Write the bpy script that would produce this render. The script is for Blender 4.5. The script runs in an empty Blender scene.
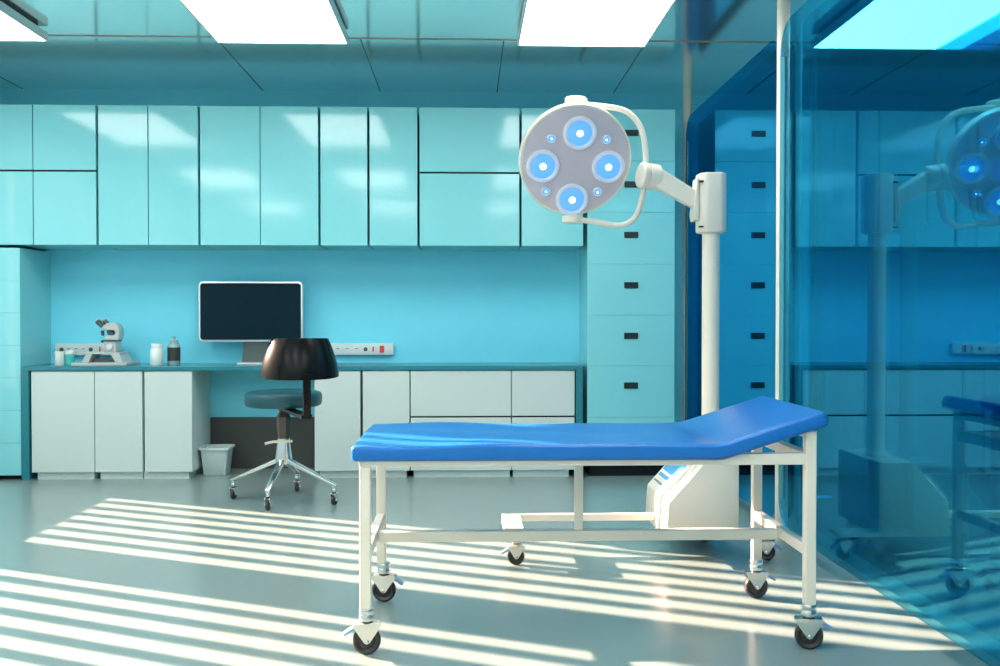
import bpy, bmesh, math
from mathutils import Vector, Matrix, Euler

sc = bpy.context.scene
COL = sc.collection
PI = math.pi

# ---------------------------------------------------------------- materials
def mat(name, color, rough=0.5, metal=0.0, spec=0.5, var=0.03, scale=6.0, coat=0.0, bump=0.0, emit=None, estr=0.0):
    m = bpy.data.materials.new(name); m.use_nodes = True
    nt = m.node_tree; b = nt.nodes['Principled BSDF']
    c = (*color, 1.0)
    b.inputs['Roughness'].default_value = rough
    b.inputs['Metallic'].default_value = metal
    b.inputs['Specular IOR Level'].default_value = spec
    b.inputs['Coat Weight'].default_value = coat
    b.inputs['Coat Roughness'].default_value = 0.08
    tc = nt.nodes.new('ShaderNodeTexCoord')
    nz = nt.nodes.new('ShaderNodeTexNoise'); nz.inputs['Scale'].default_value = scale; nz.inputs['Detail'].default_value = 3
    nt.links.new(tc.outputs['Object'], nz.inputs['Vector'])
    rp = nt.nodes.new('ShaderNodeValToRGB')
    rp.color_ramp.elements[0].position = 0.3; rp.color_ramp.elements[1].position = 0.7
    rp.color_ramp.elements[0].color = tuple(max(0, x * (1 - var)) for x in color) + (1,)
    rp.color_ramp.elements[1].color = tuple(min(1, x * (1 + var)) for x in color) + (1,)
    nt.links.new(nz.outputs['Fac'], rp.inputs['Fac'])
    nt.links.new(rp.outputs['Color'], b.inputs['Base Color'])
    if bump:
        bp = nt.nodes.new('ShaderNodeBump'); bp.inputs['Strength'].default_value = bump; bp.inputs['Distance'].default_value = 0.002
        nt.links.new(nz.outputs['Fac'], bp.inputs['Height']); nt.links.new(bp.outputs['Normal'], b.inputs['Normal'])
    if emit:
        b.inputs['Emission Color'].default_value = (*emit, 1); b.inputs['Emission Strength'].default_value = estr
    return m

def pane_mat(name, trans, gloss, base_refl, rough=0.0, opaque=False):
    """thin tinted glass: see-through with a tint, plus a tinted mirror that grows with the angle"""
    m = bpy.data.materials.new(name); m.use_nodes = True
    nt = m.node_tree; nt.nodes.clear()
    out = nt.nodes.new('ShaderNodeOutputMaterial')
    tr = nt.nodes.new('ShaderNodeBsdfDiffuse' if opaque else 'ShaderNodeBsdfTransparent'); tr.inputs['Color'].default_value = (*trans, 1)
    gl = nt.nodes.new('ShaderNodeBsdfGlossy'); gl.inputs['Color'].default_value = (*gloss, 1); gl.inputs['Roughness'].default_value = rough
    lw = nt.nodes.new('ShaderNodeLayerWeight'); lw.inputs['Blend'].default_value = 0.5       # same from both sides of the thin pane
    pw = nt.nodes.new('ShaderNodeMath'); pw.operation = 'POWER'; pw.inputs[1].default_value = 5.0
    ad = nt.nodes.new('ShaderNodeMath'); ad.operation = 'MULTIPLY_ADD'; ad.use_clamp = True; ad.inputs[1].default_value = 0.96 - base_refl; ad.inputs[2].default_value = 0.04 + base_refl
    mx = nt.nodes.new('ShaderNodeMixShader')
    nt.links.new(lw.outputs['Facing'], pw.inputs[0]); nt.links.new(pw.outputs[0], ad.inputs[0]); nt.links.new(ad.outputs[0], mx.inputs[0])
    nt.links.new(tr.outputs[0], mx.inputs[1]); nt.links.new(gl.outputs[0], mx.inputs[2])
    nt.links.new(mx.outputs[0], out.inputs['Surface'])
    return m

M = {}
M['floor'] = mat('floor_resin', (0.235, 0.31, 0.295), 0.22, spec=0.5, var=0.025, scale=1.5)
M['wall'] = mat('blue_paint', (0.19, 0.735, 0.90), 0.6, spec=0.3, var=0.01)
M['wall_pale'] = mat('pale_paint', (0.74, 0.84, 0.85), 0.7, spec=0.2, var=0.01)
M['ceiling'] = mat('ceiling_gloss', (0.97, 0.985, 0.985), 0.13, metal=0.93, spec=0.5, var=0.015, scale=2)
M['joint'] = mat('ceiling_joint', (0.33, 0.29, 0.27), 0.4, var=0.05)
M['seam'] = mat('ceiling_seam', (0.04, 0.13, 0.16), 0.5)
M['cyan'] = mat('cyan_lacquer', (0.238, 0.665, 0.70), 0.09, spec=0.5, var=0.008, scale=2)
M['cyan_in'] = mat('cyan_carcass', (0.22, 0.60, 0.64), 0.4, spec=0.3, var=0.01)
M['white_door'] = mat('white_lacquer', (0.60, 0.70, 0.665), 0.2, spec=0.5, var=0.008, scale=2)
M['white_in'] = mat('white_carcass', (0.58, 0.70, 0.66), 0.5, spec=0.3)
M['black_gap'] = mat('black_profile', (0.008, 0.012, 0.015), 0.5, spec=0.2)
M['teal_top'] = mat('teal_worktop', (0.016, 0.205, 0.25), 0.2, spec=0.5, var=0.02)
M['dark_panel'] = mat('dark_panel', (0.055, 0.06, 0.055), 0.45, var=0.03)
M['handle'] = mat('black_handle', (0.012, 0.022, 0.022), 0.35)
M['lamp_white'] = mat('light_housing_white', (0.62, 0.74, 0.72), 0.4, var=0.01)
M['diffuser'] = mat('light_diffuser', (0.9, 0.9, 0.9), 0.5, emit=(1.0, 1.0, 0.98), estr=9.0)
M['steel'] = mat('polished_steel', (0.80, 0.80, 0.76), 0.18, metal=1.0, var=0.02)
M['chrome'] = mat('chrome', (0.76, 0.78, 0.76), 0.24, metal=1.0, var=0.02)
M['white_steel'] = mat('white_powder_coat', (0.86, 0.79, 0.66), 0.35, spec=0.5, var=0.01)
M['white_plastic'] = mat('white_plastic', (0.85, 0.78, 0.655), 0.32, spec=0.5, var=0.01)
M['blue_vinyl'] = mat('blue_vinyl', (0.013, 0.165, 0.52), 0.30, spec=0.38, var=0.03, scale=9, bump=0.04)
M['rubber'] = mat('black_rubber', (0.028, 0.027, 0.026), 0.32, spec=0.5, var=0.1)
M['hub'] = mat('grey_hub', (0.16, 0.16, 0.16), 0.3, metal=0.5)
M['brake'] = mat('blue_brake_plastic', (0.20, 0.36, 0.60), 0.4)
M['head_face'] = mat('lavender_face', (0.66, 0.58, 0.62), 0.35, spec=0.4, var=0.01)
M['lens_ring'] = mat('clear_lens_ring', (0.85, 0.86, 0.93), 0.15, spec=0.6)
M['lens'] = mat('blue_lens', (0.10, 0.30, 0.7), 0.08, emit=(0.13, 0.40, 0.85), estr=0.78)
M['bulb'] = mat('white_led', (1, 1, 1), 0.3, emit=(0.92, 0.97, 1.0), estr=4.0)
M['screen'] = mat('dark_screen', (0.003, 0.018, 0.030), 0.15, spec=0.12, var=0.02)
M['alu'] = mat('brushed_aluminium', (0.75, 0.79, 0.80), 0.3, metal=0.6, var=0.02)
M['alu_dark'] = mat('dark_aluminium', (0.10, 0.13, 0.13), 0.35, metal=0.4)
M['chair_seat'] = mat('teal_leather', (0.011, 0.085, 0.108), 0.38, spec=0.5, var=0.06, scale=14, bump=0.05)
M['chair_black'] = mat('black_moulded_shell', (0.004, 0.005, 0.005), 0.25, spec=0.16)
M['bronze'] = mat('brown_metal_column', (0.10, 0.085, 0.07), 0.3, metal=0.6)
M['bin'] = mat('pale_bin_plastic', (0.55, 0.66, 0.65), 0.4, var=0.03)
M['bin_in'] = mat('bin_liner', (0.22, 0.34, 0.36), 0.6)
M['bottle_white'] = mat('white_bottle', (0.78, 0.84, 0.80), 0.35, var=0.01)
M['bottle_teal'] = mat('teal_bottle', (0.05, 0.50, 0.47), 0.3)
M['bottle_grey'] = mat('smoky_bottle', (0.30, 0.46, 0.46), 0.25)
M['label_dark'] = mat('dark_label', (0.035, 0.035, 0.035), 0.4)
M['strip'] = mat('socket_strip_white', (0.66, 0.74, 0.72), 0.4)
M['red'] = mat('red_switch', (0.72, 0.06, 0.05), 0.35)
M['hole'] = mat('socket_hole', (0.07, 0.10, 0.10), 0.6)
M['scope'] = mat('grey_instrument', (0.50, 0.55, 0.53), 0.35, var=0.02)
M['scope_dark'] = mat('dark_instrument', (0.06, 0.075, 0.075), 0.35)
M['pane_far'] = pane_mat('tinted_glass', (0.30, 0.62, 0.74), (0.085, 0.62, 1.0), 0.42)
M['pane'] = pane_mat('clear_blue_glass', (0.50, 0.82, 0.92), (0.12, 0.64, 0.86), 0.17)
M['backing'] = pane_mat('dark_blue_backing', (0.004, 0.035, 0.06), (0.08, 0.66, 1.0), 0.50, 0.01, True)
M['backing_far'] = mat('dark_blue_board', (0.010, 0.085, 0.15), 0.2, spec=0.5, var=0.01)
M['pane_edge'] = mat('glass_edge', (0.06, 0.30, 0.35), 0.25, spec=0.6)
M['window_glass'] = pane_mat('window_glass', (0.98, 0.99, 1.0), (1, 1, 1), 0.0)
M['blind'] = mat('pale_blind', (0.7, 0.74, 0.74), 0.6)
M['control_blue'] = mat('blue_display', (0.12, 0.40, 0.75), 0.25)
M['grey_print'] = mat('grey_print', (0.2, 0.22, 0.24), 0.5)

# ---------------------------------------------------------------- mesh helpers
def link(name, bm, m, parent=None, smooth=None):
    """bm is in world coordinates; parent Empties carry no rotation"""
    me = bpy.data.meshes.new(name)
    bmesh.ops.recalc_face_normals(bm, faces=bm.faces)
    off = Vector((0, 0, 0))
    p = parent
    while p is not None:
        off += p.location; p = p.parent
    o = bpy.data.objects.new(name, me)
    if parent is None:
        # origin at the base centre of the mesh
        xs = [v.co for v in bm.verts]
        lo = Vector((min(v.x for v in xs), min(v.y for v in xs), min(v.z for v in xs)))
        hi = Vector((max(v.x for v in xs), max(v.y for v in xs), max(v.z for v in xs)))
        off = Vector(((lo.x + hi.x) / 2, (lo.y + hi.y) / 2, lo.z)); o.location = off
    else:
        o.parent = parent
    bmesh.ops.translate(bm, verts=bm.verts, vec=-off)
    bm.to_mesh(me); bm.free()
    me.materials.append(m)
    COL.objects.link(o)
    if smooth is not None:
        me.polygons.foreach_set('use_smooth', [True] * len(me.polygons))
        me.set_sharp_from_angle(angle=math.radians(smooth))
    return o

def thing(name, label, cat, loc, group=None):
    o = bpy.data.objects.new(name, None); COL.objects.link(o)
    o.location = loc; o.empty_display_size = 0.1
    return tag(o, label, cat, group)

def tag(o, label, cat, group=None):
    o['label'] = label; o['category'] = cat
    if group: o['group'] = group
    return o

def struct(name, bm, m, parent=None, smooth=None):
    o = link(name, bm, m, parent, smooth)
    o['kind'] = 'structure'
    return o

def boxbm(x0, x1, y0, y1, z0, z1, bev=0.0, seg=2):
    bm = bmesh.new()
    bmesh.ops.create_cube(bm, size=1.0)
    for v in bm.verts:
        v.co = Vector((x0 if v.co.x < 0 else x1, y0 if v.co.y < 0 else y1, z0 if v.co.z < 0 else z1))
    if bev > 0:
        bmesh.ops.bevel(bm, geom=bm.edges[:], offset=bev, segments=seg, profile=0.5, affect='EDGES', clamp_overlap=True)
    return bm

def merge(*bms):
    out = bmesh.new()
    for b in bms:
        me = bpy.data.meshes.new('tmp'); b.to_mesh(me); b.free()
        out.from_mesh(me); bpy.data.meshes.remove(me)
    return out

def prismbm(pts, axis, a, b, bev=0.0, seg=2):
    """pts: 2-D polygon; extruded along axis from a to b. axis 'y': pts=(x,z); 'x': (y,z); 'z': (x,y)"""
    bm = bmesh.new()
    def p3(p, t):
        return {'y': (p[0], t, p[1]), 'x': (t, p[0], p[1]), 'z': (p[0], p[1], t)}[axis]
    lo = [bm.verts.new(p3(p, a)) for p in pts]; hi = [bm.verts.new(p3(p, b)) for p in pts]
    bm.faces.new(lo); bm.faces.new(hi[::-1])
    n = len(pts)
    for i in range(n):
        bm.faces.new((lo[i], hi[i], hi[(i + 1) % n], lo[(i + 1) % n]))
    bmesh.ops.recalc_face_normals(bm, faces=bm.faces)
    if bev > 0:
        bmesh.ops.bevel(bm, geom=bm.edges[:], offset=bev, segments=seg, profile=0.5, affect='EDGES', clamp_overlap=True)
    return bm

def lathebm(prof, base=(0, 0, 0), axis=(0, 0, 1), segs=32, rot=0.0):
    """prof: (r, h) list along axis starting at base"""
    bm = bmesh.new()
    ax = Vector(axis).normalized()
    q = Vector((0, 0, 1)).rotation_difference(ax).to_matrix()
    rings = []
    for r, h in prof:
        if r < 1e-6:
            rings.append([bm.verts.new(Vector(base) + q @ Vector((0, 0, h)))])
        else:
            rings.append([bm.verts.new(Vector(base) + q @ Vector((r * math.cos(2 * PI * k / segs + rot), r * math.sin(2 * PI * k / segs + rot), h))) for k in range(segs)])
    for a, b in zip(rings, rings[1:]):
        if len(a) == 1 and len(b) == 1: continue
        for k in range(segs):
            k2 = (k + 1) % segs
            if len(a) == 1: bm.faces.new((a[0], b[k], b[k2]))
            elif len(b) == 1: bm.faces.new((a[k], a[k2], b[0]))
            else: bm.faces.new((a[k], a[k2], b[k2], b[k]))
    for r in (rings[0], rings[-1]):
        if len(r) > 1: bm.faces.new(r)
    bmesh.ops.recalc_face_normals(bm, faces=bm.faces)
    return bm

def smooth_path(pts, n=6):
    """Catmull-Rom through pts"""
    P = [Vector(p) for p in pts]; out = []
    for i in range(len(P) - 1):
        p0 = P[max(0, i - 1)]; p1 = P[i]; p2 = P[i + 1]; p3 = P[min(len(P) - 1, i + 2)]
        for k in range(n):
            t = k / n
            out.append(0.5 * ((2 * p1) + (p2 - p0) * t + (2 * p0 - 5 * p1 + 4 * p2 - p3) * t * t + (3 * p1 - p0 - 3 * p2 + p3) * t ** 3))
    out.append(P[-1])
    return out

def tubebm(path, r, segs=14, closed=False):
    bm = bmesh.new()
    P = [Vector(p) for p in path]; n = len(P)
    rad = r if isinstance(r, (list, tuple)) else [r] * n
    T = []
    for i in range(n):
        if closed: d = P[(i + 1) % n] - P[i - 1]
        else: d = P[min(n - 1, i + 1)] - P[max(0, i - 1)]
        T.append(d.normalized())
    u = T[0].orthogonal().normalized(); rings = []
    for i in range(n):
        u = (u - T[i] * u.dot(T[i])).normalized(); w = T[i].cross(u)
        rings.append([bm.verts.new(P[i] + (u * math.cos(2 * PI * k / segs) + w * math.sin(2 * PI * k / segs)) * rad[i]) for k in range(segs)])
    pr = list(zip(rings, rings[1:])) + ([(rings[-1], rings[0])] if closed else [])
    for a, b in pr:
        for k in range(segs):
            bm.faces.new((a[k], a[(k + 1) % segs], b[(k + 1) % segs], b[k]))
    if not closed:
        bm.faces.new(rings[0][::-1]); bm.faces.new(rings[-1])
    bmesh.ops.recalc_face_normals(bm, faces=bm.faces)
    return bm

def barbm(a, b, w, h, bev=0.0, w2=None, h2=None, up=(0, 0, 1)):
    """rectangular bar from a to b, w sideways, h along up; may taper to w2 x h2"""
    a = Vector(a); b = Vector(b); d = (b - a).normalized(); s = d.cross(Vector(up)).normalized(); u = s.cross(d).normalized()
    w2 = w if w2 is None else w2; h2 = h if h2 is None else h2
    bm = bmesh.new()
    A = [bm.verts.new(a + s * (i * w / 2) + u * (j * h / 2)) for i, j in ((-1, -1), (1, -1), (1, 1), (-1, 1))]
    B = [bm.verts.new(b + s * (i * w2 / 2) + u * (j * h2 / 2)) for i, j in ((-1, -1), (1, -1), (1, 1), (-1, 1))]
    bm.faces.new(A); bm.faces.new(B[::-1])
    for k in range(4): bm.faces.new((A[k], B[k], B[(k + 1) % 4], A[(k + 1) % 4]))
    bmesh.ops.recalc_face_normals(bm, faces=bm.faces)
    if bev: bmesh.ops.bevel(bm, geom=bm.edges[:], offset=bev, segments=2, profile=0.5, affect='EDGES', clamp_overlap=True)
    return bm

def roundrect(x0, x1, z0, z1, r, n=8):
    pts = []
    for cx, cz, a0 in ((x1 - r, z1 - r, 0), (x0 + r, z1 - r, PI / 2), (x0 + r, z0 + r, PI), (x1 - r, z0 + r, 1.5 * PI)):
        for k in range(n + 1):
            a = a0 + PI / 2 * k / n
            pts.append((cx + r * math.cos(a), cz + r * math.sin(a)))
    return pts

# ---------------------------------------------------------------- room shell
XL, XR, YB, YR, H = -4.10, 4.20, 8.15, -3.20, 3.135
FY = 7.60                      # plane of the cabinet fronts
struct('floor', boxbm(XL - .2, XR + .1, YR - .1, YB + .1, -0.06, 0.0), M['floor'])
struct('ceiling', boxbm(XL - .2, XR + .1, YR - .1, YB + .1, H, H + 0.06), M['ceiling'])
struct('wall_back', boxbm(XL - .2, XR + .1, YB, YB + .08, 0, H), M['wall'])
struct('wall_right', boxbm(XR, XR + .08, YR - .1, YB, 0, H), M['wall'])
struct('wall_front', boxbm(XL - .2, XR, YR - .08, YR, 0, H), M['wall_pale'])
# left wall with two tall window openings
WIN = [(6.262, 7.598), (4.402, 5.752)]
Z0, Z1 = 0.655, 2.62
segs = []
edges = [YR] + [e for a, b in sorted(WIN) for e in (a, b)] + [YB]
for i in range(0, len(edges), 2):
    segs.append(boxbm(XL - .04, XL, edges[i], edges[i + 1], 0, H))
for a, b in WIN:
    segs.append(boxbm(XL - .04, XL, a, b, 0, Z0)); segs.append(boxbm(XL - .04, XL, a, b, Z1, H))
struct('wall_left', merge(*segs), M['wall_pale'])
for n, (a, b) in enumerate(WIN, 1):
    e = bpy.data.objects.new('window_%d' % n, None); COL.objects.link(e); e.location = (XL, (a + b) / 2, Z0); e['kind'] = 'structure'
    link('window_glass', boxbm(XL - .034, XL - .028, a, b, Z0, Z1), M['window_glass'], e)
    link('window_sill', boxbm(XL, XL + .06, a - .03, b + .0, Z0 - .035, Z0 - .01, .004), M['wall_pale'], e)
    t = thing('vertical_blind', ('pale vertical blind with open slats in the window beside the tall left cabinet' if n == 1 else
              'pale vertical blind with open slats in the window nearer the front of the room'), 'blind', (XL, (a + b) / 2, Z0), 'vertical blinds on the left wall')
    link('head_rail', boxbm(XL + .002, XL + .05, a, b - .002, Z1 + .005, Z1 + .05, .004), M['blind'], t)
    per = (b - a + .09) / 7
    for k in range(6):
        y = a + per * (k + 1) - .09
        link('slat', boxbm(XL + .012, XL + .018, y, y + .09, Z0 + .01, Z1 + .01), M['blind'], t)

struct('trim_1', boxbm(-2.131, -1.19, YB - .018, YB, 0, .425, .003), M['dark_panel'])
# joints between the glossy ceiling panels
struct('trim_2', boxbm(XL, XR, 6.60, 6.618, H - .004, H + .002), M['joint'])
for k, x in enumerate((-3.65, -1.69, -0.72, 0.25, 1.225)):
    struct('trim_%d' % (3 + k), boxbm(x - .004, x + .004, 6.62, YB, H - .002, H + .002), M['seam'])

# ---------------------------------------------------------------- ceiling lights
LZ = 3.06
def ceiling_light(x, y0, y1, label):
    w = .416
    t = thing('ceiling_light', label, 'ceiling light', (x, (y0 + y1) / 2, LZ), 'ceiling light panels')
    outer = roundrect(x - w - .012, x + w + .012, y0 - .012, y1 + .012, .004, 1)
    # open-bottom tray
    bm = merge(boxbm(x - w - .012, x + w + .012, y0 - .012, y1 + .012, LZ + .012, H - .022))
    fr = []
    for a in ((x - w - .012, x - w, y0 - .012, y1 + .012), (x + w, x + w + .012, y0 - .012, y1 + .012)):
        fr.append(boxbm(a[0], a[1], a[2], a[3], LZ - .002, LZ + .013))
    for a in ((x - w, x + w, y0 - .012, y0), (x - w, x + w, y1, y1 + .012)):
        fr.append(boxbm(a[0], a[1], a[2], a[3], LZ - .002, LZ + .013))
    link('housing', merge(bm, *fr), M['lamp_white'], t)
    link('diffuser', boxbm(x - w + .0005, x + w - .0005, y0 + .0005, y1 - .0005, LZ, LZ + .012), M['diffuser'], t)
    link('mounting_spacer', boxbm(x - w - .005, x + w + .005, y0 + .1, y1 - .12, H - .022, H), M['black_gap'], t)
cols = [(-3.165, 'left'), (-1.21, 'middle'), (0.762, 'right')]
lab1 = {'left': 'glowing white ceiling light panel cut off by the top left corner of the photo',
        'middle': 'glowing white ceiling light panel over the desk side, middle of the three at the top',
        'right': 'glowing white ceiling light panel above the round surgical lamp, nearest the glass partition'}
for r, (y0, y1) in enumerate(((4.90, 6.47), (1.62, 3.20), (-1.65, -0.07))):
    for x, nm in cols:
        if r == 0: lb = lab1[nm]
        else:
            where = 'beside the windows' if nm == 'left' else ('centre' if nm == 'middle' else 'beside the glass')
            lb = ('ceiling light panel of the second row from the cabinets, ' if r == 1 else 'ceiling light panel of the row nearest the front wall, ') + where
        ceiling_light(x, y0, y1, lb)

ceiling_light(2.735, 4.90, 6.47, 'added unseen ceiling light panel brightening the space behind the dark blue glass partition')  # unseen extra panel, added to brighten the dark space behind the partition

# ---------------------------------------------------------------- upper cabinets
def upper(x0, x1, doors, label, gap_z=None):
    z0, z1 = 1.814, 2.887
    t = thing('wall_cabinet', label, 'cabinet', ((x0 + x1) / 2, (FY + YB) / 2, z0), 'cyan wall cabinets')
    g = .009
    link('body', boxbm(x0 + g, x1 - g, FY + .024, YB - .001, z0, z1), M['cyan_in'], t)
    for a, b, c, d in doors:
        link('door', boxbm(a, b, FY, FY + .021, c, d, .0025), M['cyan'], t)
    if gap_z:
        link('shadow_gap', boxbm(x0 + g + .001, x1 - g - .001, FY + .008, FY + .0235, gap_z - .012, gap_z + .012), M['black_gap'], t)  # black strip standing in for the shade in the gap between stacked doors
zB, zT, zS = 1.814, 2.887, 2.382
hg = .0035
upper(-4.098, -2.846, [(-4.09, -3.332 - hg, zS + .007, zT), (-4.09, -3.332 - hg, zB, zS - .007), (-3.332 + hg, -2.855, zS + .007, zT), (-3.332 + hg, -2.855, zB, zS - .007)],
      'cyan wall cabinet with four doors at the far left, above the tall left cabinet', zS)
upper(-2.846, -2.069, [(-2.837, -2.457 - hg, zB, zT), (-2.457 + hg, -2.078, zB, zT)], 'cyan wall cabinet with two tall narrow doors above the microscope')
upper(-2.069, -1.145, [(-2.060, -1.600 - hg, zB, zT), (-1.600 + hg, -1.154, zB, zT)], 'cyan wall cabinet with two tall wide doors above the monitor')
upper(-1.145, -0.766, [(-1.136, -0.775, zB, zT)], 'single narrow cyan wall cabinet right above the black chair back and the monitor edge')
upper(-0.766, -0.378, [(-0.757, -0.387, zB, zT)], 'single narrow cyan wall cabinet above the red switch of the socket strip')
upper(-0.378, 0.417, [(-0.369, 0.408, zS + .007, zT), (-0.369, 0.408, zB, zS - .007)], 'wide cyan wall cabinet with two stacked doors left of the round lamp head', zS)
upper(0.417, 0.908, [(0.426, 0.908, zB, zT)], 'cyan wall cabinet behind the round lamp head beside the drawer tower')

# ---------------------------------------------------------------- tall left cabinet, drawer tower
t = thing('tall_cabinet', 'tall cyan drawer cabinet at the left edge standing against the window wall', 'cabinet', (-3.768, 7.87, 0))
link('body', boxbm(-4.098, -3.436, FY + .024, YB - .001, .036, 1.790), M['cyan'], t)
link('plinth', boxbm(-4.06, -3.47, FY + .07, YB - .01, 0, .0362), M['black_gap'], t)
zs = [.036, .287, .538, .789, 1.040, 1.291, 1.540, 1.790]
for a, b in zip(zs, zs[1:]):
    link('drawer', boxbm(-4.095, -3.436, FY, FY + .0235, a + .0008, b - .0008, .0014), M['cyan'], t)

t = thing('drawer_tower', 'tall cyan tower of wide drawers with black grips beside the glass partition', 'cabinet', (1.288, 7.87, 0))
link('body', boxbm(.943, 1.632, FY + .024, YB - .001, .09, 2.884), M['cyan'], t)
link('plinth', boxbm(.97, 1.60, FY + .05, YB - .01, 0, .0902), M['black_gap'], t)
zs = [.093, .470, .875, 1.272, 1.674, 2.080, 2.481, 2.884]
hz = [.310, .720, 1.110, 1.508, 1.902, 2.297, 2.699]
for (a, b), z in zip(zip(zs, zs[1:]), hz):
    d = link('drawer', boxbm(.943, 1.632, FY, FY + .0235, a + .0008, b - .0008, .0016), M['cyan'], t)
    link('handle', boxbm(1.232, 1.342, FY - .009, FY + .002, z - .024, z + .024, .003), M['handle'], d)

# ---------------------------------------------------------------- base cabinets and worktop
def base_cab(x0, x1, fronts, label, plinths, gap_z=None, kind='door'):
    t = thing('base_cabinet', label, 'cabinet', ((x0 + x1) / 2, 7.87, 0), 'white base cabinets under the worktop')
    link('body', boxbm(x0 + .004, x1 - .004 if x1 != -2.131 else x1, FY + .024, YB - .02, .057, .843), M['white_in'], t)
    for a, b, c, d in fronts:
        link(kind, boxbm(a, b, FY, FY + .0215, c, d, .0018), M['white_door'], t)
    for a, b in plinths:
        link('plinth', boxbm(a, b, FY + .03, YB - .05, 0, .0572), M['white_door'], t)
    if gap_z:
        link('shadow_gap', boxbm(x0 + .005, x1 - .005, FY + .006, FY + .0238, gap_z - .010, gap_z + .010), M['black_gap'], t)  # shade between the drawer fronts, put in as a black strip
    return t
zb, zt = .058, .838
base_cab(-3.364, -2.509, [(-3.356, -2.879, zb, zt), (-2.873, -2.513, zb, zt)], 'white two door base cabinet under the microscope, left end of the counter', [(-3.325, -2.892), (-2.845, -2.52)])
base_cab(-2.498, -2.131, [(-2.494, -2.131, zb, zt)], 'white narrow base cabinet under the bottles, left of the waste bin', [(-2.51, -2.165)])
base_cab(-1.188, -0.829, [(-1.187, -0.833, zb, zt)], 'white narrow base cabinet right behind the swivel chair', [(-1.15, -.84)])
base_cab(-0.817, -0.449, [(-0.813, -0.450, zb, zt)], 'white narrow base cabinet behind the foot end of the blue couch', [(-.82, -.475)])
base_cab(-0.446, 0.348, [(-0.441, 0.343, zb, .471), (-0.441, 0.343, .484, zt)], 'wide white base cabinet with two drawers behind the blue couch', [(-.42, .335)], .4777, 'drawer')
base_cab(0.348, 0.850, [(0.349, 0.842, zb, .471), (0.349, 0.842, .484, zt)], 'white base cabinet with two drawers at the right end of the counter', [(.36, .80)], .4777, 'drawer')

t = thing('worktop', 'long teal worktop running over the white base cabinets and the knee space', 'worktop', (-1.256, 7.87, 0))
link('top', boxbm(-3.430, .9075, FY - .012, YB - .001, .844, .877, .003), M['teal_top'], t)
link('end_panel', boxbm(-3.4295, -3.372, FY - .010, YB - .02, 0, .8445, .002), M['teal_top'], t)
link('end_panel', boxbm(.853, .907, FY - .010, YB - .02, 0, .8445, .002), M['teal_top'], t)
WT = .877

# ---------------------------------------------------------------- things on the worktop
# monitor
t = thing('monitor', 'wide dark monitor with a thin white frame standing on the worktop', 'monitor', (-1.764, 7.97, WT))
link('frame', prismbm(roundrect(-2.174, -1.336, 1.058, 1.547, .035, 6), 'y', 7.955, 7.995, .004), M['alu'], t, 30)
link('screen', prismbm(roundrect(-2.160, -1.350, 1.073, 1.533, .026, 6), 'y', 7.951, 7.958), M['screen'], t)
link('stand', prismbm([(-1.835, WT + .014), (-1.61, WT + .014), (-1.63, 1.16), (-1.815, 1.16)], 'y', 7.997, 8.03, .003), M['alu_dark'], t)
link('foot', boxbm(-1.842, -1.600, 7.84, 8.06, WT, WT + .014, .004), M['alu'], t)

def socket_strip(x0, x1, label, sw):
    t = thing('socket_strip', label, 'power strip', ((x0 + x1) / 2, YB, .943), 'white socket strips on the blue wall')
    link('body', boxbm(x0, x1, 8.095, YB - .001, .943, 1.039, .008), M['strip'], t, 40)
    L = x1 - x0
    for k in range(5):
        x = x0 + .055 + k * (L - .285) / 4
        link('socket', lathebm([(0, 0), (.017, 0), (.017, .004), (.011, .004), (.011, .0025), (0, .0025)], (x, 8.0955, .991), (0, -1, 0), 20), M['hole'] if k in (0, 4) else M['strip'], t, 40)
        link('socket_pin_hole', boxbm(x - .012, x + .012, 8.0905, 8.094, .995, 1.0, .001), M['hole'], t)
    link('rocker_switch', boxbm(sw - .018, sw + .018, 8.086, 8.0955, .962, 1.020, .003), M['red'], t)
    link('pilot_light', boxbm(sw - .078, sw - .066, 8.091, 8.0955, .972, 1.012, .001), M['red'], t)
socket_strip(-1.20, -.612, 'white socket strip with a red switch on the wall right of the monitor', -.707)
socket_strip(-3.382, -2.86, 'white socket strip on the wall behind the microscope and small jars', -2.945)

def bottle(name, x, y, prof, mats, label):
    t = thing(name, label, 'bottle', (x, y, WT))
    for nm, pr, m in zip(('body', 'cap', 'label_band', 'pump'), prof, mats):
        if pr: link(nm, lathebm(pr, (x, y, WT), (0, 0, 1), 28), m, t, 40)
bottle('pill_bottle', -2.455, 7.78, [[(0, 0), (.046, 0), (.051, .006), (.051, .118), (.044, .132), (.036, .140), (0, .140)], [(0, .139), (.042, .139), (.043, .143), (.043, .166), (.040, .170), (0, .170)]],
       [M['bottle_white'], M['bottle_white']], 'plain white bottle with a white cap on the worktop left of the monitor')
bottle('dosing_bottle', -2.345, 7.86, [[(0, 0), (.046, 0), (.049, .004), (.049, .150), (.040, .168), (.030, .174), (0, .174)], [(0, .173), (.033, .173), (.034, .177), (.034, .194), (.030, .198), (0, .198)], [(.0495, .032), (.0505, .033), (.0505, .138), (.0495, .139)], [(0, .197), (.009, .197), (.009, .212), (.016, .214), (.016, .224), (0, .226)]],
       [M['bottle_grey'], M['bottle_grey'], M['label_dark'], M['bottle_grey']], 'smoky grey bottle with a wide dark label beside the plain white bottle')
bottle('specimen_jar', -3.213, 7.78, [[(0, 0), (.033, 0), (.036, .004), (.036, .086), (0, .086)], [(0, .085), (.038, .085), (.038, .106), (.035, .109), (0, .109)]],
       [M['bottle_white'], M['bottle_white']], 'small white jar at the left end of the worktop')
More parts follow.
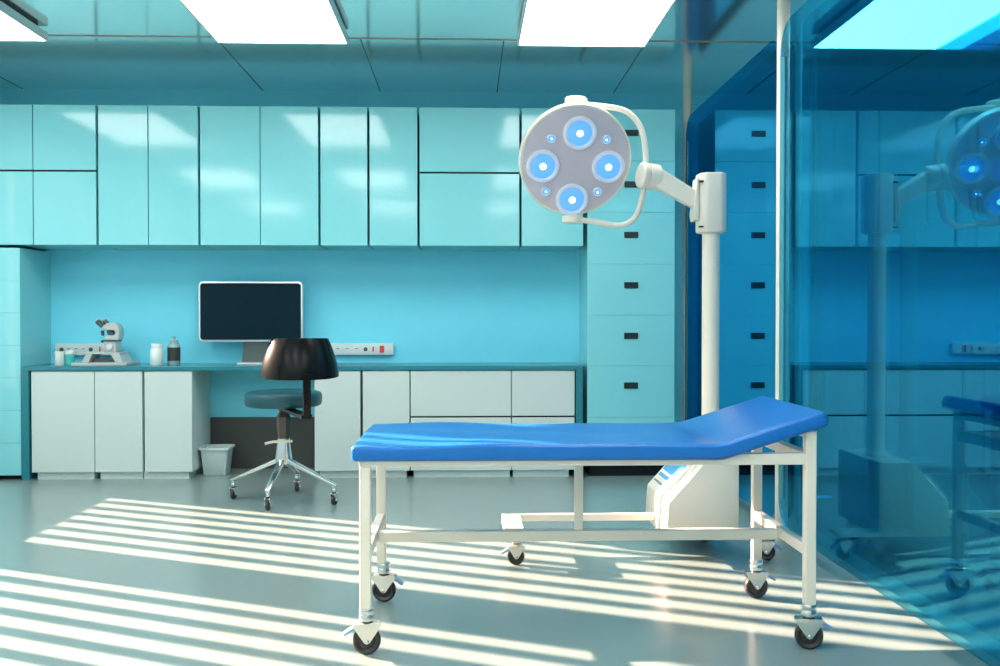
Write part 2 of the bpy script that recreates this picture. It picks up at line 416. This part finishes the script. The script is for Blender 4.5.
bottle('reagent_jar', -3.140, 7.80, [[(0, 0), (.036, 0), (.037, .002), (.037, .014), (.033, .017), (.033, .080), (.024, .088), (0, .088)], [(0, .087), (.031, .087), (.032, .090), (.032, .110), (.022, .117), (.012, .122), (0, .122)]],
       [M['bottle_teal'], M['bottle_white']], 'small teal jar with a white cap left of the microscope')

# microscope, turned to the left
t = thing('microscope', 'grey binocular microscope on a flat tray on the left of the worktop', 'microscope', (-2.87, 7.85, WT))
link('tray', boxbm(-3.09, -2.66, 7.69, 8.00, WT, WT + .024, .004), M['scope'], t)
link('slide_stage', boxbm(-2.995, -2.735, 7.74, 7.96, .966, .978, .002), M['scope'], t)
for x0, x1 in ((-3.03, -2.975), (-2.765, -2.705)):
    s = 1 if x0 < -2.9 else -1
    link('stage_bracket', prismbm([(x0, WT + .024), (x1, WT + .024), (x1 + .030 * s, .966), (x0 + .040 * s, .966)], 'y', 7.74, 7.95, .003), M['scope'], t)
link('light_base', boxbm(-2.95, -2.78, 7.78, 7.93, WT + .024, WT + .05, .004), M['scope_dark'], t)
link('column', boxbm(-2.880, -2.785, 7.81, 7.93, .978, 1.066, .008), M['scope'], t)
link('focus_knob', lathebm([(0, 0), (.024, 0), (.026, .004), (.026, .022), (.020, .028), (0, .028)], (-2.830, 7.812, 1.022), (0, -1, 0), 24), M['alu'], t, 40)
link('collar', boxbm(-2.892, -2.780, 7.80, 7.94, 1.064, 1.076, .003), M['scope_dark'], t)
arm = [(-2.874, 1.074), (-2.770, 1.074), (-2.762, 1.115), (-2.764, 1.163), (-2.783, 1.203), (-2.814, 1.217), (-2.846, 1.207), (-2.881, 1.191), (-2.893, 1.167), (-2.877, 1.153), (-2.807, 1.153), (-2.794, 1.137), (-2.797, 1.115), (-2.872, 1.106)]
link('arm', prismbm(arm, 'y', 7.82, 7.925, .004), M['scope'], t, 40)
link('nosepiece', lathebm([(0, 0), (.032, 0), (.034, .008), (.030, .030), (.020, .040), (0, .040)], (-2.842, 7.872, 1.152), (-.1, 0, -1), 24), M['alu_dark'], t, 40)
link('objective', lathebm([(0, 0), (.013, 0), (.013, .03), (.008, .042), (0, .042)], (-2.913, 7.87, 1.150), (.1, 0, -1), 18), M['scope_dark'], t, 40)
link('fine_focus_knob', lathebm([(0, 0), (.010, 0), (.010, .016), (0, .018)], (-2.905, 7.87, 1.064), (-1, 0, 0), 18), M['scope_dark'], t, 40)
hd = Vector((-.66, 0, .75)).normalized()
link('prism_head', barbm(Vector((-2.862, 7.872, 1.168)), Vector((-2.862, 7.872, 1.168)) + hd * .034, .080, .060, .006), M['scope'], t, 40)
for dy, dx in ((-.030, -.014), (.030, .020)):
    p0 = Vector((-2.888 + dx, 7.872 + dy, 1.182))
    link('eyepiece', lathebm([(0, 0), (.018, 0), (.018, .030), (.021, .031), (.021, .058), (.017, .060), (0, .060)], p0, hd, 20), M['scope_dark'] if dx < 0 else M['alu_dark'], t, 40)
    link('eyecup', lathebm([(0, 0), (.015, 0), (.019, .012), (.016, .014), (0, .010)], p0 + hd * .060, hd, 20), M['alu'], t, 40)

# ---------------------------------------------------------------- waste bin
t = thing('waste_bin', 'small square white waste bin on the floor beside the base cabinet', 'bin', (-2.01, 7.82, 0))
def taper(cx, cy, rings, r):
    bm = bmesh.new(); prev = None
    for hw, z in rings:
        ring = [bm.verts.new((x, y, z)) for x, y in roundrect(cx - hw, cx + hw, cy - hw, cy + hw, r, 4)]
        if prev is None: bm.faces.new(ring)
        else:
            n = len(ring)
            for k in range(n): bm.faces.new((prev[k], prev[(k + 1) % n], ring[(k + 1) % n], ring[k]))
        prev = ring
    bm.faces.new(prev[::-1])
    return bm
link('bucket', taper(-2.005, 7.85, [(.084, 0), (.088, .004), (.108, .218), (.104, .218), (.096, .12), (.083, .02)], .018), M['bin'], t, 40)
rim = bmesh.new()
ro = roundrect(-2.005 - .121, -2.005 + .121, 7.85 - .121, 7.85 + .121, .02, 4); ri = roundrect(-2.005 - .103, -2.005 + .103, 7.85 - .103, 7.85 + .103, .016, 4)
v = [[rim.verts.new((x, y, z)) for x, y in L] for L, z in ((ro, .206), (ro, .224), (ri, .224), (ri, .206))]
for a, b in zip(v, v[1:] + v[:1]):
    for k in range(len(a)): rim.faces.new((a[k], a[(k + 1) % len(a)], b[(k + 1) % len(a)], b[k]))
link('rim', rim, M['bin'], t, 40)

# ---------------------------------------------------------------- casters
def caster(parent, x, y, top, r, w, fw, mf, ang=0.0, brake=None, stem_r=.022):
    """wheel of radius r under (x, y); top = height of the stem's upper end"""
    R = Matrix.Rotation(ang, 4, 'Z'); T = Matrix.Translation((x, y, 0)) @ R
    def put(bm): bmesh.ops.transform(bm, matrix=T, verts=bm.verts); return bm
    zc = r; zt = 2 * r + .014
    big = top - zt > .04
    cr = stem_r * 1.32 if big else stem_r * 1.25
    if big: pr = [(0, zt + .008), (cr * .96, zt + .008), (cr, zt + .012), (cr, zt + .028), (cr * .93, zt + .031), (cr * .93, zt + .035), (cr, zt + .038), (cr, top - .004), (cr * .94, top), (0, top)]
    else: pr = [(0, zt - .002), (stem_r * 1.9, zt - .002), (stem_r * 2.0, zt + .006), (stem_r * 1.0, zt + .012), (stem_r, max(zt + .013, top - .03)), (cr, max(zt + .014, top - .026)), (cr, top), (0, top)]
    c = link('caster', put(lathebm(pr, (0, 0, 0), (0, 0, 1), 24)), M['chrome'], parent, 40)
    if big:
        link('bearing_ring', put(lathebm([(0, zt - .001), (cr * .80, zt - .001), (cr * .80, zt + .0085), (0, zt + .0085)], (0, 0, 0), (0, 0, 1), 24)), M['rubber'], c, 40)
    # fork: top plate bridging two triangular cheeks
    t2 = w / 2 + .003; th = .003
    bm = bmesh.new()
    def tri(yy):
        return [(-fw / 2, yy, zt - .006), (-fw / 2 * .98, yy, zt - .012), (-.010, yy, zc - .006), (0, yy, zc - .011), (.010, yy, zc - .006), (fw / 2 * .98, yy, zt - .012), (fw / 2, yy, zt - .006), (fw / 2 * .9, yy, zt)  , (-fw / 2 * .9, yy, zt)]
    prof = []
    loops = [[bm.verts.new(p) for p in tri(yy)] for yy in (-t2 - th, -t2, t2, t2 + th)]
    n = 9
    for q, L in enumerate(loops): bm.faces.new(L if q % 2 == 0 else L[::-1])
    for a, b in ((0, 1), (2, 3)):
        for k in range(n):
            if k in (6, 7, 8) : 
                if k != 7: bm.faces.new((loops[a][k], loops[a][(k + 1) % n], loops[b][(k + 1) % n], loops[b][k]))
                continue
            bm.faces.new((loops[a][k], loops[a][(k + 1) % n], loops[b][(k + 1) % n], loops[b][k]))
    # bridging plate (top and underside)
    for k0, k1 in ((7, 8),):
        bm.faces.new((loops[0][k0], loops[0][k1], loops[1][k1], loops[1][k0]))
        bm.faces.new((loops[1][k0], loops[1][k1], loops[2][k1], loops[2][k0]))
        bm.faces.new((loops[2][k0], loops[2][k1], loops[3][k1], loops[3][k0]))
    link('fork', put(bm), mf, c)
    prof = [(0, -w / 2 + .004), (r * .30, -w / 2), (r * .55, -w / 2 + .003), (r * .60, -w / 2 + .005), (r * .82, -w / 2), (r * .95, -w / 2 + .004), (r, -w / 4), (r, w / 4), (r * .95, w / 2 - .004), (r * .82, w / 2), (r * .60, w / 2 - .005), (r * .55, w / 2 - .003), (r * .30, w / 2), (0, w / 2 - .004)]
    link('wheel', put(lathebm(prof, (0, 0, zc), (0, -1, 0), 36)), M['rubber'], c, 35)
    link('axle_bolt', put(lathebm([(0, 0), (.007, 0), (.007, .005), (.004, .007), (0, .007)], (0, -t2 - th, zc), (0, -1, 0), 14)), M['chrome'], c, 40)
    if brake:
        s = brake
        link('brake_pedal', put(barbm((s * fw * .40, 0, zt - .014), (s * (fw * .40 + .042), 0, zt - .040), .034, .010, .003)), M['brake'], c)
    return c

# ---------------------------------------------------------------- swivel chair
CX, CY = -1.250, 6.66
t = thing('swivel_chair', 'teal round seat swivel chair with a curved black back in front of the desk', 'chair', (CX, CY, 0))
link('seat', lathebm([(0, .655), (.235, .652), (.252, .660), (.259, .680), (.260, .720), (.252, .742), (.225, .753), (.1, .757), (0, .758)], (CX, CY, 0), (0, 0, 1), 56), M['chair_seat'], t, 50)
def arcshell(cx, cy, R, thick, a_mid, prof, nu=36, nv=10):
    """prof(v) -> (half angle, z, radius offset) ; closed solid shell"""
    bm = bmesh.new(); g = {}
    for s, rr in ((0, R), (1, R - thick)):
        for i in range(nu + 1):
            for j in range(nv + 1):
                u = -1 + 2 * i / nu; ha, z, dr = prof(j / nv, u)
                a = a_mid + ha * u
                k = 1 - .35 * abs(u) ** 6 if s == 1 else 1
                rad = R + dr - (thick * (.7 + .3 * (1 - abs(u) ** 4)) if s == 1 else 0)
                g[s, i, j] = bm.verts.new((cx + rad * math.cos(a), cy + rad * math.sin(a), z))
    for s in (0, 1):
        for i in range(nu):
            for j in range(nv):
                bm.faces.new((g[s, i, j], g[s, i + 1, j], g[s, i + 1, j + 1], g[s, i, j + 1]))
    for i in range(nu):
        for j in (0, nv): bm.faces.new((g[0, i, j], g[0, i + 1, j], g[1, i + 1, j], g[1, i, j]))
    for j in range(nv):
        for i in (0, nu): bm.faces.new((g[0, i, j], g[0, i, j + 1], g[1, i, j + 1], g[1, i, j]))
    return bm
def backprof(v, u):
    ha = math.radians(76 - 5 * v)
    z = .858 + .264 * v + .012 * abs(u) ** 3 * (1 - v) - .004 * u * u * v
    return ha, z, -.066 * v ** 1.7
link('backrest', arcshell(-1.098, 6.40, .258, .045, math.radians(-76), backprof, 48), M['chair_black'], t, 50)
d = Vector((.5, -.866, 0)); d2 = Vector((math.cos(math.radians(-55)), math.sin(math.radians(-55)), 0))
pb = Vector((-1.008, 6.146, 0))
br = barbm(pb + Vector((0, 0, .615)), pb + Vector((0, 0, .90)), .050, .022, .004, up=tuple(d2))
link('back_bar', br, M['chair_black'], t)
link('bracket_arm', barbm(Vector((CX, CY, .637)), pb + Vector((0, 0, .628)), .07, .026, .004), M['chair_black'], t)
link('column', lathebm([(0, .43), (.040, .43), (.040, .45), (.047, .54), (.048, .575), (.036, .60), (.030, .61), (.030, .652), (0, .652)], (CX, CY, 0), (0, 0, 1), 6), M['bronze'], t)
link('base_column', lathebm([(0, .255), (.050, .255), (.056, .262), (.056, .30), (.043, .40), (.041, .432), (0, .432)], (CX, CY, 0), (0, 0, 1), 24), M['chrome'], t, 40)
link('height_lever', tubebm(smooth_path([(CX + .06, CY - .02, .413), (CX + .0, CY - .052, .414), (CX - .06, CY - .04, .412), (CX - .115, CY - .06, .402)], 5), .009, 10), M['white_steel'], t, 60)
foots = [(-1.296, 6.33), (-1.631, 6.756), (-1.222, 7.05), (-.868, 6.50)]
for fx, fy in foots:
    v = Vector((fx - CX, fy - CY, 0)); L = v.length; v.normalize()
    leg = barbm(Vector((CX, CY, .285)) + v * .03, Vector((fx, fy, .128)), .050, .030, .006, .034, .020)
    link('leg', leg, M['chrome'], t, 40)
    a = math.atan2(v.y, v.x)
    caster(t, fx - v.x * .02, fy - v.y * .02, .128, .034, .024, .05, M['chrome'], a + PI / 2 if fx in (-1.631, -.868) else a, None, .013)

# ---------------------------------------------------------------- examination couch
t = thing('examination_couch', 'blue padded examination couch on a white wheeled steel frame', 'examination couch', (.457, 3.95, 0))
YF, YK = 3.575, 4.335
def mattress():
    bm = bmesh.new()
    x0, xb, x1 = -.428, .955, 1.356
    ang = math.radians(17.6); thick = .058; zb0 = .722
    # path of the underside along X with a rounded bend
    path = []
    N = 46
    for i in range(N + 1): path.append((x0 + (xb - .05 - x0) * i / N, zb0, 0.0))
    for i in range(1, 9):
        a = ang * i / 8; R = .05 / math.tan(ang / 2) if ang else 1
        path.append((xb - .05 + R * math.sin(a), zb0 + R * (1 - math.cos(a)), a))
    L = (x1 - path[-1][0]) / math.cos(ang); px, pz, _ = path[-1]
    for i in range(1, 15): path.append((px + L * i / 14 * math.cos(ang), pz + L * i / 14 * math.sin(ang), ang))
    ny = 20; r = .014
    cross = []                                   # (y, t) closed loop, t in 0..1 of the thickness
    for k in range(5):
        a = PI + PI / 2 * k / 4; cross.append((YF + r + r * math.cos(a), r + r * math.sin(a)))
    for k in range(5):
        a = 1.5 * PI + PI / 2 * k / 4; cross.append((YK - r + r * math.cos(a), r + r * math.sin(a)))
    for k in range(5):
        a = PI / 2 * k / 4; cross.append((YK - r + r * math.cos(a), thick - r + r * math.sin(a)))
    for k in range(1, ny): cross.append((YK - r + (YF - YK + 2 * r) * k / ny, thick))
    for k in range(5):
        a = PI / 2 + PI / 2 * k / 4; cross.append((YF + r + r * math.cos(a), thick - r + r * math.sin(a)))
    rings = []
    smooth_x = lambda e: max(0.0, min(1.0, e))
    rr = .016; steps = []
    for i, (x, z, a) in enumerate(path):
        if i == 0:
            steps += [(x + rr * (1 - math.cos(q)) , z, a, rr * (1 - math.sin(q))) for q in (0, PI / 8, PI / 4, PI * 3 / 8, PI / 2)]
        elif i == len(path) - 1:
            steps += [(x - rr * (1 - math.cos(q)) * math.cos(a), z - rr * (1 - math.cos(q)) * math.sin(a), a, rr * (1 - math.sin(q))) for q in (PI / 2, PI * 3 / 8, PI / 4, PI / 8, 0)]
        else: steps.append((x, z, a, 0.0))
    yc = (YF + YK) / 2
    for (x, z, a, ins) in steps:
        ring = []
        for y, tt in cross:
            w = (y - YF) / (YK - YF)
            flat = smooth_x((.86 - x) / .12) * smooth_x((x + .38) / .06)
            h = tt
            if tt > thick * .5:
                wave = .0028 * math.sin(6.2 * x + 2.4 * w + .4) + .0022 * math.sin(11.0 * x - 5.0 * w + 1.0) + .0025 * math.sin(15 * w + 3 * x)
                h += wave * flat * (tt / thick) - .006 * flat * math.sin(PI * min(1, max(0, w))) ** 0.5 + .002 * flat
            h = thick / 2 + (h - thick / 2) * (1 - ins / (thick / 2)); yy = yc + (y - yc) * (1 - ins / (YK - yc))
            ring.append(bm.verts.new((x - h * math.sin(a), yy, z + h * math.cos(a))))
        rings.append(ring)
    n = len(cross)
    for A, B in zip(rings, rings[1:]):
        for k in range(n): bm.faces.new((A[k], A[(k + 1) % n], B[(k + 1) % n], B[k]))
    bmesh.ops.recalc_face_normals(bm, faces=bm.faces)
    for R_ in (rings[0], rings[-1]):
        f = bm.faces.new(R_)
    # round the two ends a little
    return bm
link('mattress', mattress(), M['blue_vinyl'], t, 50)
LW = .041
FYc, BYc = 3.615, 4.285
LXc, RXc = -.378, 1.290
legs = [(LXc, FYc, .70), (LXc, BYc, .70), (RXc, FYc, .828), (RXc, BYc, .828)]
for x, y, zt_ in legs:
    link('leg', boxbm(x - LW / 2, x + LW / 2, y - LW / 2, y + LW / 2, .171, zt_, .004), M['white_steel'], t)
for y in (FYc, BYc):
    link('side_rail', boxbm(LXc - LW / 2, RXc - LW / 2 - .0005, y - .02, y + .02, .7005, .7215 if False else .742, .003) if False else prismbm([(LXc - LW / 2, .7005), (RXc - LW / 2 - .0005, .7005), (RXc - LW / 2 - .0005, .742), (1.02, .742), (.955, .7215), (LXc - LW / 2, .7215)], 'y', y - .02, y + .02, .002), M['white_steel'], t)
link('end_rail', boxbm(LXc - .02, LXc + .02, FYc + .0205, BYc - .0205, .7005, .7215, .002), M['white_steel'], t)
link('end_rail', boxbm(RXc - .02, RXc + .02, FYc + LW / 2 + .0005, BYc - LW / 2 - .0005, .7005, .742, .003), M['white_steel'], t)
link('head_support', boxbm(RXc - .020, RXc + .020, FYc + LW / 2, BYc - LW / 2, .800, .827, .003), M['white_steel'], t)
for x in (LXc, RXc):
    link('cross_bar', boxbm(x - .018, x + .018, FYc + LW / 2, BYc - LW / 2, .353, .394, .003), M['white_steel'], t)
link('stretcher', boxbm(LXc + .0185, RXc - .0185, 3.93, 3.975, .342, .384, .003), M['white_steel'], t)
link('centre_post', boxbm(.455 - .017, .455 + .017, 3.935, 3.97, .3835, .7005, .003), M['white_steel'], t)
link('centre_rail', boxbm(.437, .473, FYc + .0205, BYc - .0205, .7008, .7212, .002), M['white_steel'], t)
caster(t, LXc + .004, FYc, .172, .0525, .032, .105, M['white_steel'], math.radians(8), -1)
caster(t, LXc + .012, BYc, .172, .0525, .032, .105, M['white_steel'], math.radians(-6), 1)
caster(t, RXc, FYc, .172, .0525, .032, .105, M['chrome'], math.radians(-10), 1)
caster(t, RXc, BYc, .172, .0525, .032, .105, M['chrome'], math.radians(6), 1)

# ---------------------------------------------------------------- mobile surgical lamp
t = thing('surgical_lamp', 'white mobile surgical lamp with a round four lens head behind the couch', 'surgical lamp', (1.297, 5.2, 0))
Y1, Y2 = 4.90, 5.46
prof = [(1.012, .125), (1.024, .309), (1.205, .508), (1.386, .508), (1.386, .125)]
inner = [(1.012, .125), (1.024, .309), (1.205, .508), (1.386, .508), (1.386, .125)]
link('base_housing', prismbm(prof, 'y', Y1, Y1 + .085, .008), M['white_plastic'], t, 30)
def scaled(p, d): return [(x - (d if x < 1.3 else 0), z) for x, z in p]
link('rear_housing', prismbm(scaled(prof, .006), 'y', Y1 + .088, Y2, .008), M['white_plastic'], t, 30)
# control panel on the sloping face
sd = Vector((.181, 0, .199)).normalized(); nn = Vector((-.199, 0, .181)).normalized()
def slope_patch(s0, s1, y0, y1, lift, th):
    o = Vector((1.018, 0, .309)) + nn * lift
    bm = bmesh.new(); vs = []
    for s, y, l in ((s0, y0, 0), (s1, y0, 0), (s1, y1, 0), (s0, y1, 0), (s0, y0, th), (s1, y0, th), (s1, y1, th), (s0, y1, th)):
        p = o + sd * s + nn * l; vs.append(bm.verts.new((p.x, y, p.z)))
    for f in ((0, 1, 2, 3), (4, 5, 6, 7), (0, 1, 5, 4), (1, 2, 6, 5), (2, 3, 7, 6), (3, 0, 4, 7)): bm.faces.new([vs[k] for k in f])
    return bm
cp = link('control_panel', slope_patch(.03, .245, Y1 + .12, Y2 - .03, -.001, .005), M['white_plastic'], t)
link('display', slope_patch(.125, .215, Y1 + .19, Y2 - .05, .004, .003), M['control_blue'], cp)
link('button', slope_patch(.085, .105, Y1 + .25, Y2 - .06, .004, .002), M['control_blue'], cp)
link('button', slope_patch(.045, .057, Y1 + .25, Y2 - .06, .004, .002), M['grey_print'], cp)
# stand
link('stand_beam', boxbm(.262, 1.10, 5.185, 5.225, .160, .197, .004), M['white_steel'], t)
link('stand_foot', prismbm([(4.86, .125), (4.95, .125), (4.965, .150), (5.235, .150), (5.235, .196), (4.86, .196)], 'x', .185, .285, .005), M['white_steel'], t)
caster(t, .247, 4.905, .126, .043, .028, .085, M['white_steel'], math.radians(5), -1, .016)
link('outrigger', boxbm(1.30, 1.60, 4.905, 5.02, .1245, .15, .004), M['white_steel'], t)
caster(t, 1.548, 4.96, .126, .043, .028, .085, M['chrome'], math.radians(-20), 1, .016)
caster(t, 1.33, 5.38, .126, .043, .028, .085, M['chrome'], math.radians(12), None, .016)
PX, PY = 1.299, 5.15
link('pole', lathebm([(0, .506), (.062, .506), (.062, .525), (.046, .540), (.046, 1.705), (0, 1.705)], (PX, PY, 0), (0, 0, 1), 32), M['white_steel'], t, 40)
oc = [(PX + a, PY + b) for a, b in ((-.040, -.075), (.040, -.075), (.075, -.040), (.075, .040), (.040, .075), (-.040, .075), (-.075, .040), (-.075, -.040))]
hs = link('arm_housing', prismbm(oc, 'z', 1.702, 2.018, .012), M['white_plastic'], t, 30)
link('hinge_cover', prismbm([(PX - .076, 1.765), (PX - .076, 1.99), (PX - .086, 1.99), (PX - .105, 1.80), (PX - .10, 1.765)], 'y', PY - .05, PY + .05, .004), M['white_plastic'], hs)
link('screw_slot', boxbm(PX - .078, PX - .058, PY - .0775, PY - .05, 1.965, 1.972), M['black_gap'], hs)
link('screw_slot', boxbm(PX - .078, PX - .058, PY - .0775, PY - .05, 1.727, 1.734), M['black_gap'], hs)
HC = Vector((.579, 5.20, 2.095))
link('arm', barbm((1.215, PY, 1.875), (1.005, PY + .02, 2.000), .075, .085, .006, .085, .10, up=(0, 0, 1)), M['white_plastic'], t)
jd = Vector((-1, -.25, .12)).normalized()
link('arm_joint', lathebm([(0, 0), (.060, 0), (.069, .008), (.069, .062), (.060, .066), (.060, .070), (.069, .074), (.069, .100), (.058, .108), (0, .108)], (1.022, 5.185, 2.000), jd, 36), M['white_plastic'], t, 35)
# yoke
yk = [(.600, 5.22, 2.398), (.720, 5.22, 2.388), (.830, 5.21, 2.368), (.895, 5.205, 2.325), (.938, 5.20, 2.250), (.955, 5.19, 2.140), (.953, 5.185, 2.010), (.938, 5.19, 1.895), (.908, 5.20, 1.800), (.860, 5.205, 1.757), (.800, 5.21, 1.748), (.700, 5.215, 1.765), (.575, 5.22, 1.782)]
link('yoke', tubebm(smooth_path(yk, 6), .0155, 14), M['white_plastic'], t, 60)
# lamp head : tilted disc
nrm = Vector((.10, -1.0, -.46)).normalized()
q = Vector((0, 0, 1)).rotation_difference(nrm).to_matrix()
right = Vector((0, 0, 1)).cross(nrm) * -1
right = nrm.cross(Vector((0, 0, 1))).normalized(); right = -right if right.x < 0 else right
upv = right.cross(nrm).normalized(); upv = -upv if upv.z < 0 else upv
def onface(a, b, c=0.0): return HC + right * a + upv * b + nrm * c
hp = [(0, -.095), (.10, -.092), (.20, -.082), (.270, -.066), (.292, -.050), (.302, -.034), (.302, .012), (.298, .016), (.280, .012), (0, .012)]
hd_ = link('lamp_head', lathebm(hp, HC, nrm, 72), M['white_plastic'], t, 35)
link('face_plate', lathebm([(0, .010), (.286, .010), (.291, .013), (.289, .017), (.282, .019), (0, .019)], HC, nrm, 72), M['head_face'], hd_, 35)
for z, nm in ((.298, 'u'), (-.300, 'd')):
    c0 = HC + Vector((.0, .02, z)) 
    up_ = z > 0
    cr = .062 if up_ else .056
    link('yoke_cap', lathebm([(0, -.036 if up_ else -.022), (cr - .007, -.036 if up_ else -.022), (cr, -.030 if up_ else -.018), (cr, .026 if up_ else .014), (cr - .008, .034 if up_ else .018), (0, .034 if up_ else .018)], c0 + Vector((.008 if up_ else -.010, .03 if up_ else .02, .012 if up_ else -.012)), (.03, 0, 1), 32), M['white_plastic'], t, 40)
def lens(a, b, R, par):
    ring = [(0, .018), (R, .018), (R, .030), (R * .95, .034), (R * .80, .034), (R * .74, .026), (0, .026)]
    rg = link('lens_ring', lathebm(ring, onface(a, b), nrm, 40), M['lens_ring'], par, 35)
    link('lens_glass', lathebm([(0, .0262), (R * .735, .0262), (R * .73, .029), (R * .4, .032), (0, .033)], onface(a, b), nrm, 36), M['lens'], rg, 35)
    link('led', lathebm([(0, .030), (R * .19, .030), (R * .19, .036), (R * .12, .041), (0, .042)], onface(a, b), nrm, 20), M['bulb'], rg, 40)
for a, b in ((.006, .152), (-.178, -.030), (.178, -.026), (-.004, -.212)):
    lens(a, b + .0, .090, hd_)
for a, b in ((-.143, .120), (.152, .122), (-.152, -.168), (.132, -.166)):
    lens(a, b, .024, hd_)

# ---------------------------------------------------------------- glass partition
def partition(y0, y1, gx, gb, zb, m1, m2, label):
    t = thing('glass_partition', label, 'partition', (gx + .06, (y0 + y1) / 2, 0), 'blue glass partition panels')
    link('front_pane', prismbm(roundrect(y0, y1, zb, 2.880, .17, 10), 'x', gx, gx + .010), m1, t)
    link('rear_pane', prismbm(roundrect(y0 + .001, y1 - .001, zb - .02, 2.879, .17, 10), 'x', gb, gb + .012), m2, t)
    link('edge_strip', boxbm(gx - .006, gx + .0105, y1 - .085, y1 - .030, .25, 2.69, .002), M['pane_edge'], t)
    for y in (y0 + .35, y1 - .35):
        for z in (.30, 2.62):
            link('standoff', lathebm([(0, 0), (.018, 0), (.018, gb - gx - .0104), (0, gb - gx - .0104)], (gx + .0102, y, z), (1, 0, 0), 16), M['chrome'], t, 40)
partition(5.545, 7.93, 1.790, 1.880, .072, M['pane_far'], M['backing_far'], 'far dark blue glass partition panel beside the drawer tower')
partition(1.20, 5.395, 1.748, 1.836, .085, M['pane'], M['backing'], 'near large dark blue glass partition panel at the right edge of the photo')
for y, lb in ((5.50, 'thin white steel post in the gap between the two glass partition panels'), (7.985, 'thin steel post at the far end of the glass partition beside the drawer tower')):
    p = link('steel_post', lathebm([(0, 0), (.05, 0), (.05, .010), (.036, .013), (.036, H), (0, H)], (1.800 if y < 6 else 1.815, y, 0), (0, 0, 1), 28), M['white_steel'], None, 40)
    tag(p, lb, 'post', 'posts of the glass partition')

# ---------------------------------------------------------------- light
el, az = math.radians(20.5), math.radians(-25.0)
dvec = Vector((math.cos(el) * math.cos(az), math.cos(el) * math.sin(az), -math.sin(el)))
sun = bpy.data.lights.new('sun', 'SUN'); sun.energy = 45.0; sun.angle = math.radians(0.55); sun.color = (1.0, 0.65, 0.47)
so = bpy.data.objects.new('sun', sun); COL.objects.link(so); so.location = (-12, 11, 6)
so.rotation_euler = dvec.to_track_quat('-Z', 'Y').to_euler()
w = bpy.data.worlds.new('sky'); sc.world = w; w.use_nodes = True
bg = w.node_tree.nodes['Background']; bg.inputs['Color'].default_value = (0.45, 0.80, 1.0, 1); bg.inputs['Strength'].default_value = 1.3

# ---------------------------------------------------------------- camera
cam = bpy.data.cameras.new('camera'); co = bpy.data.objects.new('camera', cam); COL.objects.link(co)
co.location = (0, 0, 1.25)
co.rotation_euler = Euler((PI / 2 - .0154, 0, -.0338), 'XYZ')
cam.sensor_width = 36.0; cam.lens = 35.0; cam.clip_start = .05
sc.camera = co
vs = sc.view_settings
sc.display_settings.display_device = 'sRGB'
vs.view_transform = 'Standard'; vs.look = 'None'; vs.exposure = 0.0; vs.gamma = 1.0; vs.use_curve_mapping = False
sc.cycles.max_bounces = 10; sc.cycles.diffuse_bounces = 5; sc.cycles.glossy_bounces = 6; sc.cycles.transparent_max_bounces = 12
